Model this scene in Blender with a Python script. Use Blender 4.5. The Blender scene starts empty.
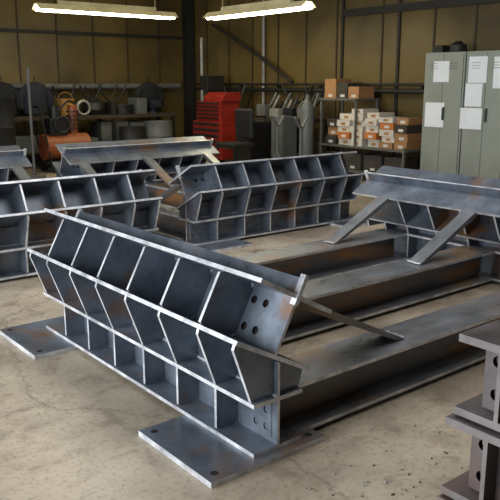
import bpy, bmesh, math, random
from mathutils import Vector, Matrix
random.seed(7)
V=Vector
X=V((1,0,0));Y=V((0,1,0));Z=V((0,0,1))
scene=bpy.context.scene
scene.view_settings.view_transform='Standard'

# ---------------------------------------------------------------- materials
def hexc(r,g,b):
    f=lambda c:(c/255/12.92) if c/255<=0.04045 else ((c/255+0.055)/1.055)**2.4
    return (f(r),f(g),f(b),1)
def newmat(name):
    m=bpy.data.materials.new(name); m.use_nodes=True
    nt=m.node_tree; b=nt.nodes['Principled BSDF']; return m,nt,b
def mat(name,col,rough=0.6,metal=0.0,var=0.25,scale=6,bump=0.0,col2=None,emit=None,es=0):
    m,nt,b=newmat(name)
    tc=nt.nodes.new('ShaderNodeTexCoord'); n=nt.nodes.new('ShaderNodeTexNoise')
    n.inputs['Scale'].default_value=scale; n.inputs['Detail'].default_value=5
    nt.links.new(tc.outputs['Object'],n.inputs['Vector'])
    r=nt.nodes.new('ShaderNodeValToRGB')
    c2=col2 or tuple([c*(1-var) for c in col[:3]]+[1])
    r.color_ramp.elements[0].color=c2; r.color_ramp.elements[0].position=0.35
    r.color_ramp.elements[1].color=col; r.color_ramp.elements[1].position=0.62
    nt.links.new(n.outputs['Fac'],r.inputs['Fac']); nt.links.new(r.outputs['Color'],b.inputs['Base Color'])
    b.inputs['Roughness'].default_value=rough; b.inputs['Metallic'].default_value=metal
    if bump:
        bp=nt.nodes.new('ShaderNodeBump'); bp.inputs['Strength'].default_value=bump
        nt.links.new(n.outputs['Fac'],bp.inputs['Height']); nt.links.new(bp.outputs['Normal'],b.inputs['Normal'])
    if emit:
        b.inputs['Emission Color'].default_value=emit; b.inputs['Emission Strength'].default_value=es
    return m
def steel(name,c_dark,c_light,rust,rust_amt,r0,r1,metal=0.75,stretch=(1,1,1),nscale=5):
    m,nt,b=newmat(name); N=nt.nodes.new; L=nt.links.new
    tc=N('ShaderNodeTexCoord')
    mp=N('ShaderNodeMapping'); L(tc.outputs['Object'],mp.inputs['Vector']); mp.inputs['Scale'].default_value=stretch
    n1=N('ShaderNodeTexNoise'); n1.inputs['Scale'].default_value=nscale; n1.inputs['Detail'].default_value=8; n1.inputs['Roughness'].default_value=0.65
    n2=N('ShaderNodeTexNoise'); n2.inputs['Scale'].default_value=2.3; n2.inputs['Detail'].default_value=6; n2.inputs['Distortion'].default_value=0.6
    n3=N('ShaderNodeTexNoise'); n3.inputs['Scale'].default_value=60; n3.inputs['Detail'].default_value=4
    for n in (n1,n2,n3): L(mp.outputs['Vector'],n.inputs['Vector'])
    r=N('ShaderNodeValToRGB'); r.color_ramp.elements[0].color=c_dark; r.color_ramp.elements[0].position=0.33
    r.color_ramp.elements[1].color=c_light; r.color_ramp.elements[1].position=0.68
    L(n1.outputs['Fac'],r.inputs['Fac'])
    rr=N('ShaderNodeValToRGB'); rr.color_ramp.elements[0].position=0.62-rust_amt; rr.color_ramp.elements[1].position=0.74-rust_amt*0.8
    L(n2.outputs['Fac'],rr.inputs['Fac'])
    mx=N('ShaderNodeMix'); mx.data_type='RGBA'
    L(rr.outputs['Color'],mx.inputs['Factor']); L(r.outputs['Color'],mx.inputs['A']); mx.inputs['B'].default_value=rust
    L(mx.outputs['Result'],b.inputs['Base Color'])
    mr=N('ShaderNodeMapRange'); mr.inputs['From Min'].default_value=0.3; mr.inputs['From Max'].default_value=0.7
    mr.inputs['To Min'].default_value=r0; mr.inputs['To Max'].default_value=r1
    L(n1.outputs['Fac'],mr.inputs['Value']); L(mr.outputs['Result'],b.inputs['Roughness'])
    mm=N('ShaderNodeMapRange'); mm.inputs['To Min'].default_value=metal; mm.inputs['To Max'].default_value=0.1
    L(rr.outputs['Color'],mm.inputs['Value']); L(mm.outputs['Result'],b.inputs['Metallic'])
    bp=N('ShaderNodeBump'); bp.inputs['Strength'].default_value=0.06; L(n3.outputs['Fac'],bp.inputs['Height']); L(bp.outputs['Normal'],b.inputs['Normal'])
    return m
M_ST=steel('mill_scale_steel',(0.095,0.112,0.137,1),(0.22,0.255,0.305,1),(0.18,0.10,0.055,1),0.06,0.26,0.42,0.45)
M_ED=steel('ground_steel_edge',(0.32,0.33,0.35,1),(0.80,0.81,0.83,1),(0.30,0.24,0.2,1),0.0,0.3,0.45,0.35,nscale=9)
M_LB=steel('beam_flange_steel',(0.14,0.148,0.155,1),(0.265,0.28,0.30,1),(0.24,0.16,0.10,1),0.10,0.24,0.42,0.42,(0.6,1,1))
M_RW=steel('rusty_web_steel',(0.13,0.132,0.14,1),(0.22,0.225,0.24,1),(0.42,0.21,0.085,1),0.17,0.35,0.55,0.3,(0.35,1,2.2))
M_DK=mat('bore_dark',(0.008,0.008,0.009,1),0.8)
M_OLD=steel('primer_brown_steel',(0.05,0.043,0.043,1),(0.12,0.10,0.098,1),(0.13,0.07,0.05,1),0.1,0.35,0.6,0.3)
M_OLE=steel('primer_brown_edge',(0.10,0.088,0.088,1),(0.20,0.18,0.175,1),(0.16,0.1,0.07,1),0.05,0.35,0.6,0.3)
SM=[M_ST,M_ED,M_DK]; LM=[M_LB,M_ED,M_DK,M_RW]

# ---------------------------------------------------------------- mesh builder
class MB:
    def __init__(s): s.v=[];s.f=[];s.m=[]
    def face(s,pts,m=0):
        i=len(s.v); s.v+= [V(p) for p in pts]; s.f.append(list(range(i,i+len(pts)))); s.m.append(m)
    def prism(s,poly,d,m=0,me=None):
        if me is None: me=m
        i=len(s.v); n=len(poly)
        s.v+=[V(p) for p in poly]+[V(p)+d for p in poly]
        s.f.append(list(range(i,i+n))); s.m.append(m)
        s.f.append(list(range(i+n,i+2*n))[::-1]); s.m.append(m)
        for k in range(n):
            a=i+k;b=i+(k+1)%n
            s.f.append([a,b,b+n,a+n]); s.m.append(me)
    def obox(s,c,a,b,t,la,lb,lt,m=0,me=None):
        c=V(c);a=V(a)*la/2;b=V(b)*lb/2;t=V(t)
        base=c-t*lt/2
        s.prism([base-a-b,base+a-b,base+a+b,base-a+b],t*lt,m,me)
    def cope(s,c,a,b,t,la,lb,lt,cc,m=0,me=1):
        c=V(c);t=V(t)
        P=lambda x,y:c+V(a)*x+V(b)*y-t*lt/2
        A=la/2;B=lb/2;o=cc*0.7
        s.prism([P(-A+cc,-B),P(A-o,-B),P(A,-B+o*0.5),P(A,B-o*0.5),P(A-o,B),P(-A+cc,B),P(-A,B-cc),P(-A,-B+cc)],t*lt,m,me)
    def box(s,lo,hi,m=0):
        lo=V(lo);hi=V(hi);c=(lo+hi)/2;d=hi-lo
        s.obox(c,X,Y,Z,d.x,d.y,d.z,m)
    def hplate(s,c,a,b,t,la,lb,lt,nx,ny,r,m=0,me=1):
        c=V(c);a=V(a);b=V(b);t=V(t)
        cw=la/nx;ch=lb/ny
        def per(k,K=16):
            q=k/K*4; side=int(q); fr=q-side
            return [(-1+2*fr,-1),(1,-1+2*fr),(1-2*fr,1),(-1,1-2*fr)][side]
        for ix in range(nx):
            for iy in range(ny):
                cc=c+a*(-la/2+cw*(ix+.5))+b*(-lb/2+ch*(iy+.5))
                for sgn in (-1,1):
                    o=[];ii=[]
                    for k in range(16):
                        x,y=per(k); o.append(cc+a*x*cw/2+b*y*ch/2+t*sgn*lt/2)
                        an=math.atan2(y,x); ii.append(cc+a*math.cos(an)*r+b*math.sin(an)*r+t*sgn*lt/2)
                    for k in range(16):
                        k2=(k+1)%16; s.face([o[k],o[k2],ii[k2],ii[k]],m)
                    if sgn==-1: prev=ii
                    else:
                        for k in range(16):
                            k2=(k+1)%16; s.face([prev[k],prev[k2],ii[k2],ii[k]],me)
        P=[c-a*la/2-b*lb/2,c+a*la/2-b*lb/2,c+a*la/2+b*lb/2,c-a*la/2+b*lb/2]
        for k in range(4):
            p=P[k];q=P[(k+1)%4]; s.face([p-t*lt/2,q-t*lt/2,q+t*lt/2,p+t*lt/2],1)
    def cyl(s,p,q,r,m=0,n=16,r2=None):
        p=V(p);q=V(q); r2=r if r2 is None else r2
        d=(q-p).normalized(); u=d.orthogonal().normalized(); w=d.cross(u)
        i=len(s.v)
        for P,R in((p,r),(q,r2)):
            for k in range(n):
                a=2*math.pi*k/n; s.v.append(P+u*math.cos(a)*R+w*math.sin(a)*R)
        s.f.append(list(range(i,i+n))[::-1]);s.m.append(m)
        s.f.append(list(range(i+n,i+2*n)));s.m.append(m)
        for k in range(n):
            k2=(k+1)%n; s.f.append([i+k,i+k2,i+n+k2,i+n+k]);s.m.append(m)
    def lathe(s,c,prof,m=0,n=24,sx=1,sy=1,ms=None,rot=0):
        c=V(c); i=len(s.v)
        for (r,z) in prof:
            for k in range(n):
                a=2*math.pi*k/n; x=math.cos(a)*r*sx; y=math.sin(a)*r*sy
                s.v.append(c+V((x*math.cos(rot)-y*math.sin(rot),x*math.sin(rot)+y*math.cos(rot),z)))
        for j in range(len(prof)-1):
            for k in range(n):
                k2=(k+1)%n; s.f.append([i+j*n+k,i+j*n+k2,i+(j+1)*n+k2,i+(j+1)*n+k]); s.m.append(ms[j] if ms else m)
        s.f.append([i+k for k in range(n)][::-1]); s.m.append(ms[0] if ms else m)
        s.f.append([i+(len(prof)-1)*n+k for k in range(n)]); s.m.append(ms[-1] if ms else m)
    def tube(s,pts,r,m=0,n=8):
        for a,b in zip(pts[:-1],pts[1:]): s.cyl(a,b,r,m,n)
    def ring(s,c,u,w,R,r,m=0,n=24,k=8):
        c=V(c);u=V(u).normalized();w=V(w).normalized();nn=u.cross(w); i=len(s.v)
        for a in range(n):
            A=2*math.pi*a/n; d=u*math.cos(A)+w*math.sin(A)
            for b in range(k):
                B=2*math.pi*b/k; s.v.append(c+d*(R+r*math.cos(B))+nn*r*math.sin(B))
        for a in range(n):
            for b in range(k):
                s.f.append([i+a*k+b,i+((a+1)%n)*k+b,i+((a+1)%n)*k+(b+1)%k,i+a*k+(b+1)%k]); s.m.append(m)
def empty(name,loc):
    e=bpy.data.objects.new(name,None); e.location=loc; e.empty_display_size=0.2
    scene.collection.objects.link(e); return e
def make(mb,name,mats,parent=None,bevel=0,smooth=False,origin=None):
    loc=V(parent.location) if parent else (V(origin) if origin is not None else sum(mb.v,V())/len(mb.v))
    me=bpy.data.meshes.new(name)
    me.from_pydata([tuple(v-loc) for v in mb.v],[],mb.f)
    for m in mats: me.materials.append(m)
    for p,mi in zip(me.polygons,mb.m): p.material_index=mi
    bm=bmesh.new(); bm.from_mesh(me)
    bmesh.ops.recalc_face_normals(bm,faces=bm.faces); bm.to_mesh(me); bm.free()
    o=bpy.data.objects.new(name,me); scene.collection.objects.link(o)
    if parent: o.parent=parent
    else: o.location=loc
    if bevel:
        b=o.modifiers.new('bevel','BEVEL'); b.width=bevel; b.segments=2; b.limit_method='ANGLE'
    if smooth:
        for p in me.polygons: p.use_smooth=True
        try:
            bpy.context.view_layer.objects.active=o; o.select_set(True); bpy.ops.object.shade_smooth_by_angle(angle=0.6); o.select_set(False)
        except Exception: pass
    return o

# ---------------------------------------------------------------- steel frames
def ibeam(mb,c,A,B,C,L,w,h,tf=0.018,tw=0.012,mw=0):
    c=V(c)
    mb.obox(c+A*L/2+C*tf/2,A,B,C,L,w,tf,0,1)
    mb.obox(c+A*L/2+C*(h-tf/2),A,B,C,L,w,tf,0,1)
    mb.obox(c+A*L/2+C*h/2,A,C,B,L,h-2*tf,tw,mw,1)
def weld_bead(mb,p,q,r=0.006,m=1):
    p=V(p);q=V(q);N=max(2,int((q-p).length/0.02))
    pts=[p.lerp(q,i/N)+V((random.uniform(-1,1),random.uniform(-1,1),random.uniform(-1,1)))*r*0.35 for i in range(N+1)]
    mb.tube(pts,r,m,6)
TH=math.radians(28)
def bolster(mb,O,L,F,ln,ext=0.0,welds=True):
    """stepped bolster: lower I-beam, wedge course, tilted upper I-beam. O=start on lower centreline at z=0"""
    O=V(O)
    z0=0.025; zt=0.256; w=0.26; tf=0.018
    ibeam(mb,O+Z*z0,L,F,Z,ln,w,zt-z0)
    e=F*math.cos(TH)-Z*math.sin(TH); n=F*math.sin(TH)+Z*math.cos(TH)
    W=0.435; H=0.275
    cb=O+F*(-0.026)+Z*0.424
    hb=0.27
    LL=ln+ext
    mb.obox(cb+L*LL/2+n*tf/2,L,e,n,LL,W,tf,0,1)
    mb.obox(cb+L*LL/2+n*(H-tf/2),L,e,n,LL,W,tf,0,1)
    mb.obox(cb+L*LL/2+n*(H+0.034),L,n,e,LL,0.068,0.016,0,1)
    # run-off tabs at the ends of the top flange weld
    for l_ in (0.008,LL-0.008): mb.obox(cb+L*l_+n*(H+0.02),n,e,L,0.13,0.020,0.03,1,1)
    mb.obox(cb+L*ln/2+n*H/2,L,n,e,ln-2*hb,H-2*tf,0.012,0,1)
    for e0,sg in ((0,1),(ln,-1)):
        mb.hplate(cb+L*(e0+sg*0.195)+n*H/2,L,n,e,0.15,H-2*tf,0.014,2,2,0.018,0,2)
        mb.obox(cb+L*(e0+sg*0.06)+n*H/2,L,n,e,0.12,H-2*tf,0.014,0,1)
    k=6; st=[hb+ (ln-2*hb)*i/(k-1) for i in range(k)]
    for i,l in enumerate(st):
        for s_ in (-1,1):
            ww=W/2-0.012
            c=cb+L*l+n*H/2+e*s_*(ww/2+0.004)
            mb.cope(c,e*s_,n,L,ww,H-2*tf,0.015,0.028,0,1)
            if welds:
                p0=cb+L*(l+0.011)+e*s_*0.008
                weld_bead(mb,p0+n*(tf+.03),p0+n*(H-tf-.03),0.007)
                weld_bead(mb,p0+n*(tf+.004)+e*s_*.03,p0+n*(tf+.004)+e*s_*(ww-.02),0.007)
        for s_ in (-1,1):
            mb.cope(O+L*l+Z*(z0+zt)/2+F*s_*0.063,F*s_,Z,L,0.118,zt-z0-2*tf,0.015,0.022,0,1)
            if welds:
                p0=O+L*(l+0.011)+F*s_*0.008
                weld_bead(mb,p0+Z*(z0+tf+.02),p0+Z*(zt-tf-.02),0.006)
    gs=st+[0.03,ln-0.03]
    if ext: gs.append(LL-0.05)
    for l in gs:
        q=O+L*(l-0.008)
        mb.prism([q-F*0.125+Z*zt,q+F*0.125+Z*zt,q+F*0.15+Z*0.330,q-F*0.205+Z*0.518,q-F*0.212+Z*0.497],L*0.016,0,1)
        if welds: weld_bead(mb,O+L*(l+.011)-F*.12+Z*(zt+.004),O+L*(l+.011)+Z*(zt+.004),0.006)
    for lc in (0.1,ln-0.1):
        mb.hplate(O+L*lc+Z*(z0+zt)/2-F*0.009,L,Z,F,0.13,0.15,0.006,2,2,0.015,0,2)
    mb.obox(O+L*ln/2+Z*(zt+0.40)/2,L,Z,F,ln,0.40-zt,0.012,0,1)
    if welds:
        weld_bead(mb,O+Z*(zt+.004)-F*0.01,O+L*ln+Z*(zt+.004)-F*0.01,0.006)
def frame(name,O,L,F,ln,flen,seats,ext=0.0):
    O=V(O); root=empty(name,O+L*ln/2+F*flen/2)
    a=MB(); bolster(a,O,L,F,ln)
    make(a,'bolster_outer',SM,root)
    a=MB(); bolster(a,O+F*flen,L,-F,ln,ext,False)
    make(a,'bolster_inner',SM,root)
    b=MB()
    for s in seats:
        ibeam(b,O+L*s+F*0.135+Z*0.025,F,L,Z,flen-0.27,0.26,0.231,mw=3)
    make(b,'long_beams',LM,root)
    c=MB()
    for s in seats:
        for (P,D) in ((O+L*s,F),(O+L*s+F*flen,-F)):
            p=P+D*0.20+Z*0.60; q=P+D*0.92+Z*0.262
            c.prism([p-L*0.055+Z*0.012,q-L*0.055,q-L*0.055-D*0.05,p-L*0.055-D*0.02-Z*0.025],L*0.11,0,0)
            weld_bead(c,q-L*0.055+Z*0.004,q+L*0.055+Z*0.004,0.007)
    make(c,'diagonal_braces',[M_LB,M_ED],root)
    d=MB()
    for (P,D) in ((O,F),(O+F*flen,-F)):
        for l0,l1 in ((-0.04,0.5),(ln-0.40,ln+0.15)):
            d.obox(P+L*(l0+l1)/2+D*(-0.07)+Z*0.0125,L,D,Z,l1-l0,0.60,0.025,0,1)
            for la in (l0+0.05,l1-0.05):
                for fa in (-0.32,0.18):
                    d.cyl(P+L*la+D*fa+Z*0.02,P+L*la+D*fa+Z*0.0262,0.016,2,14)
    make(d,'base_plates',SM,root)
    return root
frame('steel_skid_frame',(1.79,2.04,0),Y,X,2.03,3.1,(0.17,1.06,1.90),0.22)
frame('steel_skid_frame.001',(3.66,5.50,0),X,Y,2.18,2.72,(0.17,1.06,1.98))
frame('steel_skid_frame.002',(1.17,5.45,0),X,Y,2.08,2.9,(0.17,1.06,1.90))

# near right: stack of short drilled beams
root=empty('stacked_beam_offcuts',(2.3,1.05,0.38))
s=MB()
for i,(dx,dy) in enumerate(((0,0),(0.015,0.0),(0.04,-0.01))):
    zb=0.262*i
    ibeam(s,(1.70+dx,1.05+dy,zb),X,Y,Z,1.3,0.28,0.255,0.024,0.014)
    s.hplate((1.77+dx,1.05+dy-0.0,zb+0.1275),Y,Z,X,0.17,0.207,0.02,2,2,0.018,0,2)
    for l in (0.4,0.8,1.15):
        s.obox((1.70+dx+l,1.05+dy,zb+0.1275),Y,Z,X,0.26,0.207,0.014,0,1)
make(s,'beams',[M_OLD,M_OLE,M_DK],root)

# ---------------------------------------------------------------- room shell
RX,RY,RH=9.05,13.3,4.2; X0,Y0=-3.5,-3.0
def floor_mat():
    m,nt,b=newmat('concrete_floor'); N=nt.nodes.new; L=nt.links.new
    tc=N('ShaderNodeTexCoord')
    n1=N('ShaderNodeTexNoise'); n1.inputs['Scale'].default_value=1.3; n1.inputs['Detail'].default_value=10; n1.inputs['Roughness'].default_value=0.62
    n2=N('ShaderNodeTexNoise'); n2.inputs['Scale'].default_value=6; n2.inputs['Detail'].default_value=10; n2.inputs['Roughness'].default_value=0.7; n2.inputs['Distortion'].default_value=0.4
    n3=N('ShaderNodeTexNoise'); n3.inputs['Scale'].default_value=45; n3.inputs['Detail'].default_value=4
    for n in (n1,n2,n3): L(tc.outputs['Object'],n.inputs['Vector'])
    r=N('ShaderNodeValToRGB'); e=r.color_ramp.elements
    e[0].position=0.35; e[0].color=hexc(143,130,112); e[1].position=0.60; e[1].color=hexc(190,176,154)
    L(n1.outputs['Fac'],r.inputs['Fac'])
    r2=N('ShaderNodeValToRGB'); e=r2.color_ramp.elements
    e[0].position=0.33; e[0].color=(0.42,0.38,0.34,1); e[1].position=0.50; e[1].color=(1,1,1,1)
    L(n2.outputs['Fac'],r2.inputs['Fac'])
    mx=N('ShaderNodeMix'); mx.data_type='RGBA'; mx.blend_type='MULTIPLY'; mx.inputs['Factor'].default_value=0.6
    L(r.outputs['Color'],mx.inputs['A']); L(r2.outputs['Color'],mx.inputs['B'])
    r3=N('ShaderNodeValToRGB'); e=r3.color_ramp.elements
    e[0].position=0.32; e[0].color=(0.5,0.47,0.43,1); e[1].position=0.48; e[1].color=(1,1,1,1)
    L(n3.outputs['Fac'],r3.inputs['Fac'])
    mx2=N('ShaderNodeMix'); mx2.data_type='RGBA'; mx2.blend_type='MULTIPLY'; mx2.inputs['Factor'].default_value=0.5
    L(mx.outputs['Result'],mx2.inputs['A']); L(r3.outputs['Color'],mx2.inputs['B'])
    vo=N('ShaderNodeTexVoronoi'); vo.feature='DISTANCE_TO_EDGE'; vo.inputs['Scale'].default_value=0.55
    dm=N('ShaderNodeMix'); dm.data_type='RGBA'; dm.blend_type='ADD'; dm.inputs['Factor'].default_value=0.25
    L(tc.outputs['Object'],dm.inputs['A']); L(n2.outputs['Color'],dm.inputs['B']); L(dm.outputs['Result'],vo.inputs['Vector'])
    r4=N('ShaderNodeValToRGB'); e=r4.color_ramp.elements
    e[0].position=0.0; e[0].color=(0.4,0.38,0.35,1); e[1].position=0.006; e[1].color=(1,1,1,1)
    L(vo.outputs['Distance'],r4.inputs['Fac'])
    mx3=N('ShaderNodeMix'); mx3.data_type='RGBA'; mx3.blend_type='MULTIPLY'; mx3.inputs['Factor'].default_value=0.6
    L(mx2.outputs['Result'],mx3.inputs['A']); L(r4.outputs['Color'],mx3.inputs['B'])
    L(mx3.outputs['Result'],b.inputs['Base Color'])
    b.inputs['Roughness'].default_value=0.42
    bp=N('ShaderNodeBump'); bp.inputs['Strength'].default_value=0.08; L(n2.outputs['Fac'],bp.inputs['Height']); L(bp.outputs['Normal'],b.inputs['Normal'])
    return m
M_FL=floor_mat()
M_WL=mat('olive_wall_panel',hexc(100,83,42),0.45,0,scale=0.9,col2=hexc(66,54,27))
M_WD=mat('dark_wall_panel',hexc(78,68,46),0.6,0,scale=1.2,col2=hexc(54,48,33))
M_COL=mat('dark_column_paint',hexc(30,28,23),0.6,0,scale=4)
M_BAT=mat('panel_batten',hexc(58,47,25),0.6,0,scale=4)
M_CEIL=mat('ceiling_liner',hexc(70,66,52),0.8,0,scale=2)
f=MB(); f.box((X0,Y0,-0.1),(RX,RY,0)); make(f,'floor',[M_FL],origin=(0,0,0))
w=MB(); w.box((RX,Y0,0),(RX+0.2,RY,RH)); make(w,'wall_right',[M_WL],origin=(0,0,0))
w=MB(); w.box((X0,RY,0),(RX+0.2,RY+0.2,RH)); make(w,'wall_back',[M_WL],origin=(0,0,0))
w=MB(); w.box((X0,Y0-0.2,0),(RX+0.2,Y0,RH)); make(w,'wall_front',[M_WD],origin=(0,0,0))
w=MB()
w.box((X0-0.2,Y0,0),(X0,0.5,RH)); w.box((X0-0.2,7.0,0),(X0,RY,RH)); w.box((X0-0.2,0.5,3.4),(X0,7.0,RH))
make(w,'wall_left',[M_WD],origin=(0,0,0))
w=MB(); w.box((X0-0.2,Y0-0.2,RH),(RX+0.2,RY+0.2,RH+0.15)); make(w,'ceiling',[M_CEIL],origin=(0,0,0))
t=MB(); t.box((X0,RY-0.05,2.38),(RX,RY,2.44)); t.box((X0,RY-0.07,3.2),(RX,RY,3.3))
make(t,'trim_1',[M_COL])
t=MB()
for yy in (8.75,7.55,3.0): t.box((RX-0.03,yy,0),(RX,yy+0.05,RH))
t.box((RX-0.06,Y0,2.55),(RX,8.75,2.66))
make(t,'trim_2',[M_COL])
t=MB()
x=X0+0.5
while x<RX-0.3: t.box((x,RY-0.018,0.12),(x+0.03,RY,RH)); x+=0.75
make(t,'trim_3',[M_BAT])
t=MB(); yy=8.9
while yy<RY-0.3: t.box((RX-0.018,yy,0.12),(RX,yy+0.03,RH)); yy+=0.75
for yy in (7.9,6.9,6.2,5.4,4.6): t.box((RX-0.018,yy,0.12),(RX,yy+0.03,RH))
make(t,'trim_4',[M_BAT])
c=MB(); ibeam(c,(RX-0.13,RY-0.22,0),Z,X,Y,RH,0.17,0.20,0.02,0.015); make(c,'steel_column',[M_COL,M_COL])
c=MB(); ibeam(c,(4.3,RY-0.24,0),Z,X,Y,RH,0.2,0.22,0.02,0.015); make(c,'steel_column.001',[M_COL,M_COL])
t=MB(); t.box((X0,RY-0.03,0),(RX,RY,0.12)); make(t,'baseboard_back',[M_COL])
t=MB(); t.box((RX-0.03,Y0,0),(RX,RY,0.12)); make(t,'baseboard_right',[M_COL])

# ---------------------------------------------------------------- lights
M_TUBE=mat('fluorescent_tube',(1,0.98,0.85,1),emit=(1.0,0.92,0.68,1),es=17)
M_HOOD=mat('fixture_enamel',hexc(200,188,145),0.4)
def tubelight(name,p,q):
    p=V(p);q=V(q);d=(q-p).normalized();sd=d.cross(Z); Ln=(q-p).length;c=(p+q)/2
    r=empty(name,c)
    h=MB()
    def P(a,z): return p+sd*a+Z*z
    h.prism([P(-.15,-.02),P(-.05,.07),P(.05,.07),P(.15,-.02),P(.14,-.02),P(.045,.055),P(-.045,.055),P(-.14,-.02)],d*Ln,0)
    h.obox(c+Z*0.10,d,sd,Z,Ln*0.7,0.07,0.06,0)
    for k in (0.15,0.85): h.cyl(p.lerp(q,k)+Z*0.12,V((p.lerp(q,k).x,p.lerp(q,k).y,RH)),0.006,0,6)
    make(h,'hood',[M_HOOD],r)
    t=MB()
    for a in (-.065,.065): t.cyl(p+sd*a+d*0.03-Z*0.01,q+sd*a-d*0.03-Z*0.01,0.036,0,12)
    make(t,'tubes',[M_TUBE],r)
tubelight('fluorescent_light',(4.66,11.0,2.60),(7.15,11.0,2.60))
tubelight('fluorescent_light.001',(7.2,7.65,2.53),(7.2,10.0,2.53))
def area(name,loc,rot,sx,sy,e,col):
    l=bpy.data.lights.new(name,'AREA'); l.shape='RECTANGLE'; l.size=sx; l.size_y=sy; l.energy=e; l.color=col
    o=bpy.data.objects.new(name,l); o.location=loc; o.rotation_euler=rot; scene.collection.objects.link(o)
area('daylight_door',(X0+0.05,3.75,1.8),(0,math.radians(-90),0),3.0,6.0,650,(0.90,0.95,1.0))
area('skylight_glow',(3.5,4.0,RH-0.1),(0,0,0),2,6,175,(0.98,0.97,0.98))
area('bay_light',(6.0,10.2,RH-0.1),(0,0,0),5,4,35,(1.0,0.88,0.58))
wd=bpy.data.worlds.new('world'); scene.world=wd; wd.use_nodes=True
wd.node_tree.nodes['Background'].inputs[0].default_value=(0.75,0.85,1,1); wd.node_tree.nodes['Background'].inputs[1].default_value=0.8

# ---------------------------------------------------------------- lockers
M_LK=mat('locker_grey_green',hexc(146,151,138),0.45,0.1,scale=3,var=0.12)
M_LKD=mat('locker_seam',hexc(70,76,72),0.7)
M_PAP=mat('paper',hexc(225,228,228),0.8,var=0.06)
def locker(name,y0,y1,xf,h,papers):
    r=empty(name,((xf+0.25),(y0+y1)/2,0)); b=MB(); xb=xf+0.48
    b.box((xf+0.02,y0,0.06),(xb,y1,h))
    b.box((xf+0.06,y0+0.03,0),(xb-0.03,y1-0.03,0.06),1)
    make(b,'body',[M_LK,M_LKD],r,0.006)
    d=MB(); n=2; wd_=(y1-y0-0.03)/n
    for i in range(n):
        a=y0+0.015+i*wd_; d.box((xf,a+0.004,0.09),(xf+0.022,a+wd_-0.004,h-0.03))
        for z in [h-0.14-k*0.035 for k in range(3)]:
            d.prism([V((xf,a+0.09,z)),V((xf-0.01,a+0.09,z-0.01)),V((xf,a+0.09,z-0.018))],Y*(wd_-0.18),0)
    make(d,'doors',[M_LK,M_LKD],r)
    k=MB(); m=(y0+y1)/2
    k.box((xf-0.03,m-0.05,1.0),(xf-0.008,m-0.03,1.14)); k.box((xf-0.012,m-0.06,0.98),(xf,m-0.02,1.16),0)
    make(k,'handle',[M_LKD],r)
    p=MB()
    for (py,pz,pw,ph) in papers: p.obox((xf-0.004,py,pz),Y,Z,X,pw,ph,0.003)
    make(p,'papers',[M_PAP],r)
locker('metal_locker',5.98,6.64,8.5,1.9,[(6.42,1.05,0.32,0.34),(6.34,1.64,0.26,0.28)])
locker('metal_locker.001',5.30,5.96,8.5,1.9,[(5.82,1.02,0.34,0.28),(5.80,1.33,0.26,0.30),(5.76,1.66,0.28,0.34),(5.42,1.62,0.2,0.40)])
b=MB(); b.lathe((8.72,6.25,1.9),[(0.11,0),(0.12,0.02),(0.115,0.1),(0.06,0.13),(0.05,0.15)],0); make(b,'hard_hat',[M_COL])
b=MB(); b.box((8.6,6.42,1.9),(8.85,6.58,1.97),0); b.box((8.62,6.44,1.97),(8.83,6.56,2.0),0); make(b,'small_case',[M_COL])

# ---------------------------------------------------------------- shelving with cartons
M_SH=mat('shelf_steel',hexc(105,105,98),0.5,0.3)
shroot=empty('storage_shelf',(8.55,7.6,0))
sh=MB()
for yy in (6.78,8.5):
    for xx in (8.32,8.8): sh.box((xx,yy,0),(xx+0.035,yy+0.035,1.25 if yy>7 else 0.56))
for zz in (0.12,0.5,): sh.box((8.3,6.76,zz),(8.86,8.56,zz+0.03))
sh.box((8.3,7.75,1.22),(8.86,8.56,1.25)); sh.box((8.32,7.75,0.53),(8.35,7.78,1.22)); sh.box((8.8,7.75,0.53),(8.83,7.78,1.22))
make(sh,'rack',[M_SH],shroot)
CM=[mat('carton_white',hexc(200,192,176),0.8,var=0.1),mat('carton_tan',hexc(160,116,72),0.8,var=0.15),mat('carton_orange',hexc(190,110,50),0.8,var=0.1),mat('carton_dark',hexc(60,54,44),0.8),mat('carton_label',hexc(200,196,188),0.8,var=.05)]
cb=MB()
def carton(lo,hi,m):
    cb.box(lo,hi,m); lo=V(lo);hi=V(hi)
    cy=(lo.y+hi.y)/2; cb.box((lo.x-0.002,cy-0.05,lo.z+0.02),(lo.x,cy+0.04,min(hi.z-0.02,lo.z+0.06)),4 if m!=0 else 1)
    cb.box((lo.x-0.001,cy-0.012,hi.z-0.001),(hi.x,cy+0.012,hi.z+0.001),4)
y=6.80
cols=[(0.26,[(0.12,1),(0.12,1),(0.12,3),(0.1,1)]),(0.30,[(0.09,1),(0.09,0),(0.10,0),(0.10,2),(0.08,0)]),(0.28,[(0.12,0),(0.10,2),(0.11,0),(0.10,0),(0.09,0)]),(0.28,[(0.10,0),(0.10,0),(0.10,0),(0.09,0),(0.1,0),(0.08,0)]),(0.30,[(0.1,0),(0.1,2),(0.09,0),(0.1,0),(0.1,0)]),(0.28,[(0.14,3),(0.13,1),(0.12,3)])]
for wdt,rows in cols:
    z=0.53
    for hh,m in rows:
        o=random.uniform(-0.04,0.04); g=random.uniform(0.02,0.06); carton((8.39+o,y,z),(8.74+o,y+wdt-g,z+hh-0.004),m); z+=hh
    y+=wdt
z=1.25
for k,(a,bb,hh,m) in enumerate(((7.78,8.0,0.18,1),(8.02,8.24,0.24,3),(8.27,8.52,0.3,1))): carton((8.4,a,z),(8.75,bb,z+hh),m)
for k in range(4): carton((8.40,6.85+k*0.42,0.15),(8.74,6.85+k*0.42+0.36,0.40),3)
make(cb,'carton_stack',CM,shroot)

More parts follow.
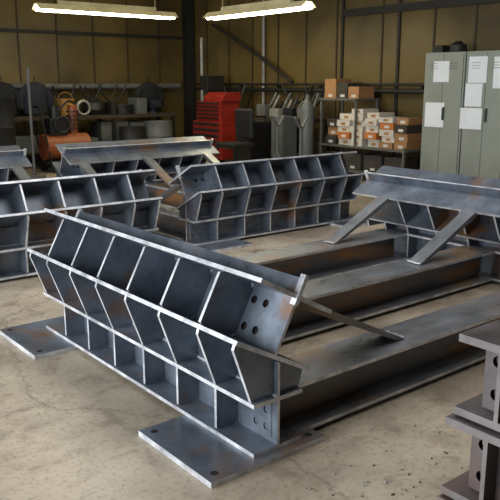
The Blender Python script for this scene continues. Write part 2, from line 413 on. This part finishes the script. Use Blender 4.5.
# ---------------------------------------------------------------- red tool chest
M_RED=mat('tool_chest_red',hexc(140,38,26),0.35,var=0.25)
M_BLK=mat('black_plastic',hexc(26,26,27),0.5)
M_CHR=mat('chrome_trim',(0.6,0.6,0.6,1),0.25,0.9)
def toolchest(x,y):
    r=empty('red_tool_chest',(x+.25,y+.45,0))
    b=MB(); b.box((x,y,0.13),(x+0.5,y+0.9,0.80),0); b.box((x+0.04,y+0.07,0.80),(x+0.46,y+0.83,1.16),0)
    b.prism([V((x+.04,y+.02,1.16)),V((x+.46,y+.02,1.16)),V((x+.46,y+.02,1.32)),V((x+.14,y+.02,1.32)),V((x+.04,y+.02,1.24))],Y*0.56,0)
    make(b,'cabinet',[M_RED],r,0.008)
    d=MB()
    for k in range(6): d.box((x-0.015,y+0.04,0.16+k*0.105),(x,y+0.86,0.16+k*0.105+0.092),0)
    for k in range(5): d.box((x+0.025,y+0.10,0.82+k*0.066),(x+0.04,y+0.80,0.82+k*0.066+0.056),0)
    for k in range(6): d.box((x-0.03,y+0.06,0.205+k*0.105),(x-0.015,y+0.84,0.252+k*0.105),1)
    for k in range(5): d.box((x+0.012,y+0.12,0.845+k*0.066),(x+0.025,y+0.78,0.875+k*0.066),1)
    make(d,'drawers',[M_RED,M_BLK,M_CHR],r)
    wq=MB()
    for a in (0.08,0.42):
        for c_ in (0.08,0.82):
            wq.cyl((x+a,y+c_-0.02,0.06),(x+a,y+c_+0.02,0.06),0.06,0); wq.box((x+a-0.03,y+c_-0.03,0.08),(x+a+0.03,y+c_+0.03,0.13))
    make(wq,'casters',[M_BLK],r)
toolchest(7.75,10.45)

# ---------------------------------------------------------------- workshop clutter
M_WOOD=mat('bench_wood',hexc(60,50,37),0.7,scale=8)
M_GRY=mat('machine_grey',hexc(95,97,94),0.5)
M_LGR=mat('pale_grey_metal',hexc(140,140,132),0.5)
M_BLUE=mat('work_blue',hexc(30,35,44),0.8)
M_ORG=mat('machine_orange',hexc(140,74,34),0.5)
M_YEL=mat('pail_yellow',hexc(165,120,55),0.5)
M_WHT=mat('dirty_white',hexc(160,158,148),0.6)
M_CLO=mat('jacket_cloth',hexc(28,28,30),0.9)
def bench(name,lo,hi,legs,junk=None):
    r=empty(name,((lo[0]+hi[0])/2,(lo[1]+hi[1])/2,0)); b=MB()
    b.box((lo[0],lo[1],0.84),(hi[0],hi[1],0.90),0)
    b.box((lo[0]+.05,lo[1]+.05,0.25),(hi[0]-.05,hi[1]-.05,0.28),0)
    make(b,'top',[M_WOOD],r)
    b=MB()
    for i in range(legs):
        k=i/(legs-1)
        if hi[0]-lo[0]>hi[1]-lo[1]:
            xx=lo[0]+0.04+(hi[0]-lo[0]-0.12)*k
            for yy in (lo[1]+0.02,hi[1]-0.08): b.box((xx,yy,0),(xx+0.06,yy+0.06,0.84))
        else:
            yy=lo[1]+0.04+(hi[1]-lo[1]-0.12)*k
            for xx in (lo[0]+0.02,hi[0]-0.08): b.box((xx,yy,0),(xx+0.06,yy+0.06,0.84))
    make(b,'legs',[M_COL],r)
    if junk:
        b=MB(); x=lo[0]+0.15
        while x<hi[0]-0.7:
            ww=random.uniform(0.3,0.6); b.box((x,lo[1]+.1,0.28),(x+ww,hi[1]-.12,0.28+random.uniform(0.2,0.5)),random.choice([0,0,1,0])); x+=ww+random.uniform(0.04,0.1)
        make(b,'storage_bins',[M_COL,M_GRY],r)
bench('workbench',(2.6,12.3,0),(8.0,12.95,0),5,True)
bench('workbench.001',(8.25,8.75,0),(8.83,10.35,0),3)
p=MB(); p.cyl((X0+.5,13.08,1.42),(8.6,13.08,1.42),0.055)
for k in range(8): p.box((0.5+k*1.1,13.08,1.40),(0.53+k*1.1,13.24,1.44))
WP=make(p,'wall_pipe',[M_GRY])
p=MB(); p.cyl((8.93,6.8,1.36),(8.93,12.9,1.36),0.035); p.cyl((8.93,6.8,1.46),(8.93,12.9,1.46),0.022)
for k in range(6): p.box((8.93,7+k*1.1,1.33),(RX-0.03,7.03+k*1.1,1.48))
WP2=make(p,'wall_pipe.001',[M_COL])
# drooping hoses and cables hung from wall pipes (parts of the pipe runs)
def droop(b,a,c,sag,r,m,n=12):
    a=V(a);c=V(c); b.tube([a.lerp(c,i/n)-Z*sag*4*(i/n)*(1-i/n) for i in range(n+1)],r,m)
b=MB()
for (x0,x1,sg,rr) in ((3.9,4.4,.4,.02),(5.75,6.2,.38,.02),(6.3,6.75,.3,.022),(6.4,7.1,.42,.016),(6.7,7.3,.34,.018)):
    droop(b,(x0,13.02,1.44),(x1,13.02,1.46),sg,rr,random.choice([0,0,1]))
make(b,'hoses_back',[M_BLK,M_GRY],WP)
b=MB()
for (y0,y1,sg,rr) in ((9.0,9.5,.35,.018),(9.3,10.1,.3,.02),(11.0,11.4,.5,.018),(11.2,11.9,.4,.02)):
    droop(b,(8.88,y0,1.44),(8.88,y1,1.44),sg,rr,random.choice([0,0,1]))
make(b,'hoses_right',[M_BLK,M_GRY],WP2)
p=MB(); p.cyl((8.97,10.75,0.0),(8.97,10.75,RH),0.028); make(p,'vertical_conduit',[M_LGR])
p=MB(); p.tube([V((8.85,12.2,2.62)),V((8.85,11.5,2.32)),V((8.85,10.7,1.95)),V((8.85,9.9,1.54)),V((8.85,9.8,1.50))],0.03); make(p,'slanted_air_line',[M_COL])
p=MB(); p.cyl((8.5,12.1,0.0),(8.5,12.1,2.35),0.03); p.lathe((8.5,12.1,0),[(0.16,0),(0.16,0.03),(0.03,0.05)]); make(p,'light_pole',[M_WHT])
p=MB(); p.cyl((4.55,11.2,0.0),(4.55,11.2,1.72),0.022); p.lathe((4.55,11.2,0),[(0.18,0),(0.18,0.03),(0.03,0.05)]); make(p,'light_pole.001',[M_GRY])
def drum(name,c,r,h,m):
    b=MB(); b.lathe(c,[(r,0),(r,h*.32),(r*1.03,h*.34),(r,h*.36),(r,h*.64),(r*1.03,h*.66),(r,h*.68),(r,h*.98),(r*1.03,h),(r*.95,h),(r*.95,h-.02)]); return make(b,name,[m],smooth=True)
drum('oil_drum',(4.0,11.3,0),0.30,1.25,M_BLK)
drum('oil_drum.001',(7.3,11.85,0),0.27,0.78,M_GRY)
drum('oil_drum.002',(6.75,11.9,0),0.24,0.70,M_COL)
# orange wheeled compressor on cart
r=empty('wheeled_compressor',(5.35,11.7,0)); b=MB()
b.cyl((4.95,11.75,0.42),(5.75,11.75,0.42),0.22,0,20)
b.box((5.05,11.62,0.62),(5.35,11.88,0.9),1); b.cyl((5.52,11.75,0.6),(5.52,11.75,1.12),0.08,0)
make(b,'tank_and_motor',[M_ORG,M_BLK],r,0.006)
b=MB()
b.box((4.95,11.55,0.14),(5.75,11.95,0.2)); b.tube([V((5.0,11.55,0.2)),V((4.85,11.55,1.1)),V((4.85,11.95,1.1)),V((5.0,11.95,0.2))],0.018)
for yy in (11.45,11.97): b.cyl((5.65,yy,0.14),(5.65,yy+0.06,0.14),0.14); b.cyl((5.05,yy,0.1),(5.05,yy+0.05,0.1),0.1)
b.ring((5.25,11.58,0.80),X,Z,0.13,0.02)
b.cyl((5.2,11.75,0.9),(5.2,11.75,1.1),0.10); b.tube([V((5.2,11.6,1.05)),V((5.35,11.52,1.2)),V((5.52,11.6,1.14))],0.02)
for k in range(5): b.cyl((5.52,11.75,0.72+k*0.07),(5.52,11.75,0.74+k*0.07),0.11)
make(b,'cart_and_fittings',[M_BLK],r)
def bucket(name,c,r,h,m):
    b=MB(); b.lathe(c,[(r*.8,0),(r,h*.93),(r*1.06,h*.93),(r*1.06,h),(r*.93,h),(r*.75,0.03)])
    b.ring(V(c)+Z*h*0.9,X,Z,r*1.0,0.006); make(b,name,[m],smooth=True)
bucket('plastic_pail',(5.80,12.6,0.90),0.15,0.30,M_YEL)
def jacket(name,c,ax,m,h=1.0):
    r=MB(); c=V(c); rot=math.atan2(ax.y,ax.x)
    r.lathe(c-Z*h,[(0.20,0),(0.24,0.02),(0.23,h*.3),(0.21,h*.6),(0.24,h*.82),(0.18,h*.93),(0.07,h*.98),(0.06,h)],0,20,1,0.42,rot=rot)
    for s_ in (-1,1):
        for p,q,a,b_ in ((c+ax*s_*0.2-Z*0.14,c+ax*s_*0.29-Z*0.5*h,0.085,0.07),(c+ax*s_*0.29-Z*0.5*h,c+ax*s_*0.27-Z*0.82*h,0.07,0.055)):
            r.cyl(p,q,a,0,10,b_)
    r.cyl(c,c+Z*0.1,0.012,0,8)
    make(r,name,[m],smooth=True)
jacket('hanging_jacket',(4.75,12.9,1.5),X,M_CLO,0.58)
jacket('hanging_jacket.001',(5.35,12.9,1.5),X,M_BLUE,0.58)
jacket('hanging_jacket.002',(7.75,12.9,1.5),X,M_CLO,0.58)
b=MB(); b.lathe((6.35,12.6,0.9),[(0.18,0),(0.23,0.1),(0.2,0.22),(0.09,0.3)],0); make(b,'welding_helmet',[M_BLK],smooth=True)
b=MB()
for k in range(5): b.ring((6.95,12.6,0.92+k*0.035),X,Y,0.2-0.01*(k%2),0.02,0)
make(b,'coiled_hose',[M_BLK])
b=MB()
b.ring((6.05,12.38,1.04),X,Z,0.12,0.018,0); b.ring((6.05,12.41,1.045),X,Z,0.125,0.018,0); make(b,'cable_coil',[M_WHT])
b=MB(); b.box((6.62,12.4,0.902),(6.72,12.8,1.12),0); b.box((7.2,12.45,0.902),(7.42,12.8,1.2),1); b.box((4.4,12.45,0.902),(4.7,12.75,1.15),0); b.box((3.1,12.45,0.902),(3.5,12.8,1.2),1)
make(b,'parts_bins',[M_COL,M_GRY])
def vise(c):
    b=MB(); c=V(c); b.lathe(c,[(0.09,0),(0.09,0.03),(0.05,0.05),(0.05,0.1)]); b.box(c+V((-.06,-.12,.1)),c+V((.06,.10,.2))); b.box(c+V((-.08,-.16,.12)),c+V((.08,-.12,.24))); b.box(c+V((-.08,.0,.18)),c+V((.08,.04,.26))); b.cyl(c+V((0,-.16,.15)),c+V((0,-.32,.15)),.015); b.cyl(c+V((-.1,-.3,.15)),c+V((.1,-.3,.15)),.008); make(b,'bench_vise',[M_BLUE])
vise((7.65,12.6,0.9))
def grinder(c):
    b=MB(); c=V(c); b.box(c+V((-.08,-.08,0)),c+V((.08,.08,.06))); b.cyl(c+V((-.14,0,.16)),c+V((.14,0,.16)),.09); b.cyl(c+V((-.2,0,.16)),c+V((-.16,0,.16)),.12); b.cyl(c+V((.16,0,.16)),c+V((.2,0,.16)),.12); make(b,'bench_grinder',[M_GRY])
grinder((4.0,12.6,0.9))
r=empty('gas_cylinder',(8.1,8.75,0))
b=MB(); rr=0.11;h=1.3; b.lathe((8.1,8.60,0),[(rr*.9,0),(rr,0.03),(rr,h*.8),(rr*.85,h*.87),(rr*.4,h*.92),(rr*.3,h*.93),(rr*.32,h*1.0),(rr*.1,h*1.0)]); make(b,'bottle',[M_GRY],r,smooth=True)
r=empty('welding_machine',(7.9,9.75,0)); b=MB(); b.box((7.65,9.5,0.14),(8.1,9.9,0.85)); make(b,'case',[M_BLK],r,0.02)
b=MB(); b.box((7.635,9.54,0.55),(7.652,9.86,0.8)); b.cyl((7.62,9.64,0.7),(7.64,9.64,0.7),0.035,1); b.cyl((7.62,9.77,0.7),(7.64,9.77,0.7),0.035,1); b.tube([V((7.7,9.6,0.85)),V((7.7,9.6,0.93)),V((8.05,9.6,0.93)),V((8.05,9.6,0.85))],0.015,1)
for yy in (9.5,9.88): 
    for xx in (7.72,8.03): b.cyl((xx,yy,0.09),(xx,yy+0.03,0.09),0.09,1)
make(b,'panel_and_wheels',[M_COL,M_BLK],r)
r=empty('office_chair',(7.2,9.35,0)); b=MB()
b.obox((7.2,9.35,0.5),X,Y,Z,0.46,0.48,0.09); b.obox((7.40,9.35,0.84),Y,Z,X,0.44,0.48,0.07); make(b,'seat_and_back',[M_BLK],r,0.03)
b=MB(); b.cyl((7.2,9.35,0.1),(7.2,9.35,0.46),0.03); b.box((7.40,9.32,0.48),(7.43,9.38,0.7))
for k in range(5):
    a=k*2*math.pi/5; e_=V((7.2+.27*math.cos(a),9.35+.27*math.sin(a),0.07)); b.cyl((7.2,9.35,0.12),e_,0.02); b.cyl(e_-V((0,.02,.035)),e_+V((0,.02,-.035)),0.035)
make(b,'base',[M_COL],r)
b=MB()
for k in range(10): 
    yy=8.9+k*0.13; b.cyl((8.45,yy,0.925),(8.6+random.uniform(0,.1),yy+random.uniform(-.06,.06),0.92+random.uniform(.2,.42)),0.022,k%3)
for k in range(4): b.box((8.32,8.85+k*.36,0.903),(8.42,9.08+k*.36,1.0+random.uniform(0,.15)),k%3)
make(b,'steel_bar_offcuts',[M_GRY,M_BLK,M_LGR])
def stand(name,x,y,h,m):
    b=MB()
    for k in range(3):
        a=k*2.094+0.4; b.cyl((x+.22*math.cos(a),y+.22*math.sin(a),0.012),(x,y,h*0.5),0.018)
    b.cyl((x,y,h*.3),(x,y,h),0.025); b.obox((x-.07,y,h+.05),V((.57,0,-.82)),Y,V((.82,0,.57)),0.2,0.05,0.02); b.obox((x+.07,y,h+.05),V((.57,0,.82)),Y,V((-.82,0,.57)),0.2,0.05,0.02)
    make(b,name,[m])
stand('pipe_stand',7.6,8.75,0.85,M_GRY); stand('pipe_stand.001',7.5,8.1,0.85,M_GRY)
r=empty('drawer_cabinet',(8.0,8.95,0)); b=MB(); b.box((7.85,8.9,0.03),(8.15,9.2,0.95)); 
make(b,'carcass',[M_GRY],r,0.006); b=MB()
for k in range(5): b.box((7.838,8.92,0.07+k*0.175),(7.85,9.18,0.07+k*0.175+0.155)); b.box((7.825,9.0,0.15+k*0.175),(7.838,9.1,0.165+k*0.175),1)
make(b,'drawer_fronts',[M_GRY,M_COL],r)
b=MB(); b.box((7.88,8.92,0.0),(8.12,9.18,0.03)); make(b,'plinth',[M_COL],r)
r=empty('drill_press',(8.3,11.6,0))
b=MB()
b.cyl((8.45,11.62,0.05),(8.45,11.62,1.6),0.04); b.box((8.25,11.46,0),(8.6,11.78,0.05)); b.box((8.2,11.50,1.35),(8.6,11.74,1.62)); b.cyl((8.3,11.62,1.15),(8.3,11.62,1.36),0.03); b.cyl((8.3,11.62,0.92),(8.3,11.62,0.96),0.15)
make(b,'machine',[M_COL],r,0.01)
# slag chips / grinding debris on the floor
b=MB()
for k in range(55):
    x=random.gauss(2.0,0.28); y=random.gauss(1.62,0.16)
    if x>1.62 and y<1.25: continue
    if y>1.95: continue
    s_=random.uniform(0.003,0.007); a=random.uniform(0,3.14); u=V((math.cos(a),math.sin(a),0)); 
    b.obox((x,y,s_*0.4),u,V((-u.y,u.x,0)),Z,s_*random.uniform(1,3),s_,s_*0.8,random.choice([0,1,1]))
make(b,'slag_debris',[mat('slag_brown',hexc(85,76,64),0.8),M_LGR])

# ---------------------------------------------------------------- camera
fpx=720.0; pit=math.radians(13.13); az=math.radians(38.8)
F=V((math.sin(az),math.cos(az),0)); R=V((math.cos(az),-math.sin(az),0))
fw=F*math.cos(pit)-Z*math.sin(pit); up=F*math.sin(pit)+Z*math.cos(pit)
cam=bpy.data.cameras.new('camera'); cam.sensor_width=36; cam.lens=fpx/500*36; cam.clip_end=100; cam.clip_start=0.05
co=bpy.data.objects.new('camera',cam); scene.collection.objects.link(co)
m=Matrix((R,up,-fw)).transposed().to_4x4(); m.translation=V((0,0,1.5)); co.matrix_world=m
scene.camera=co
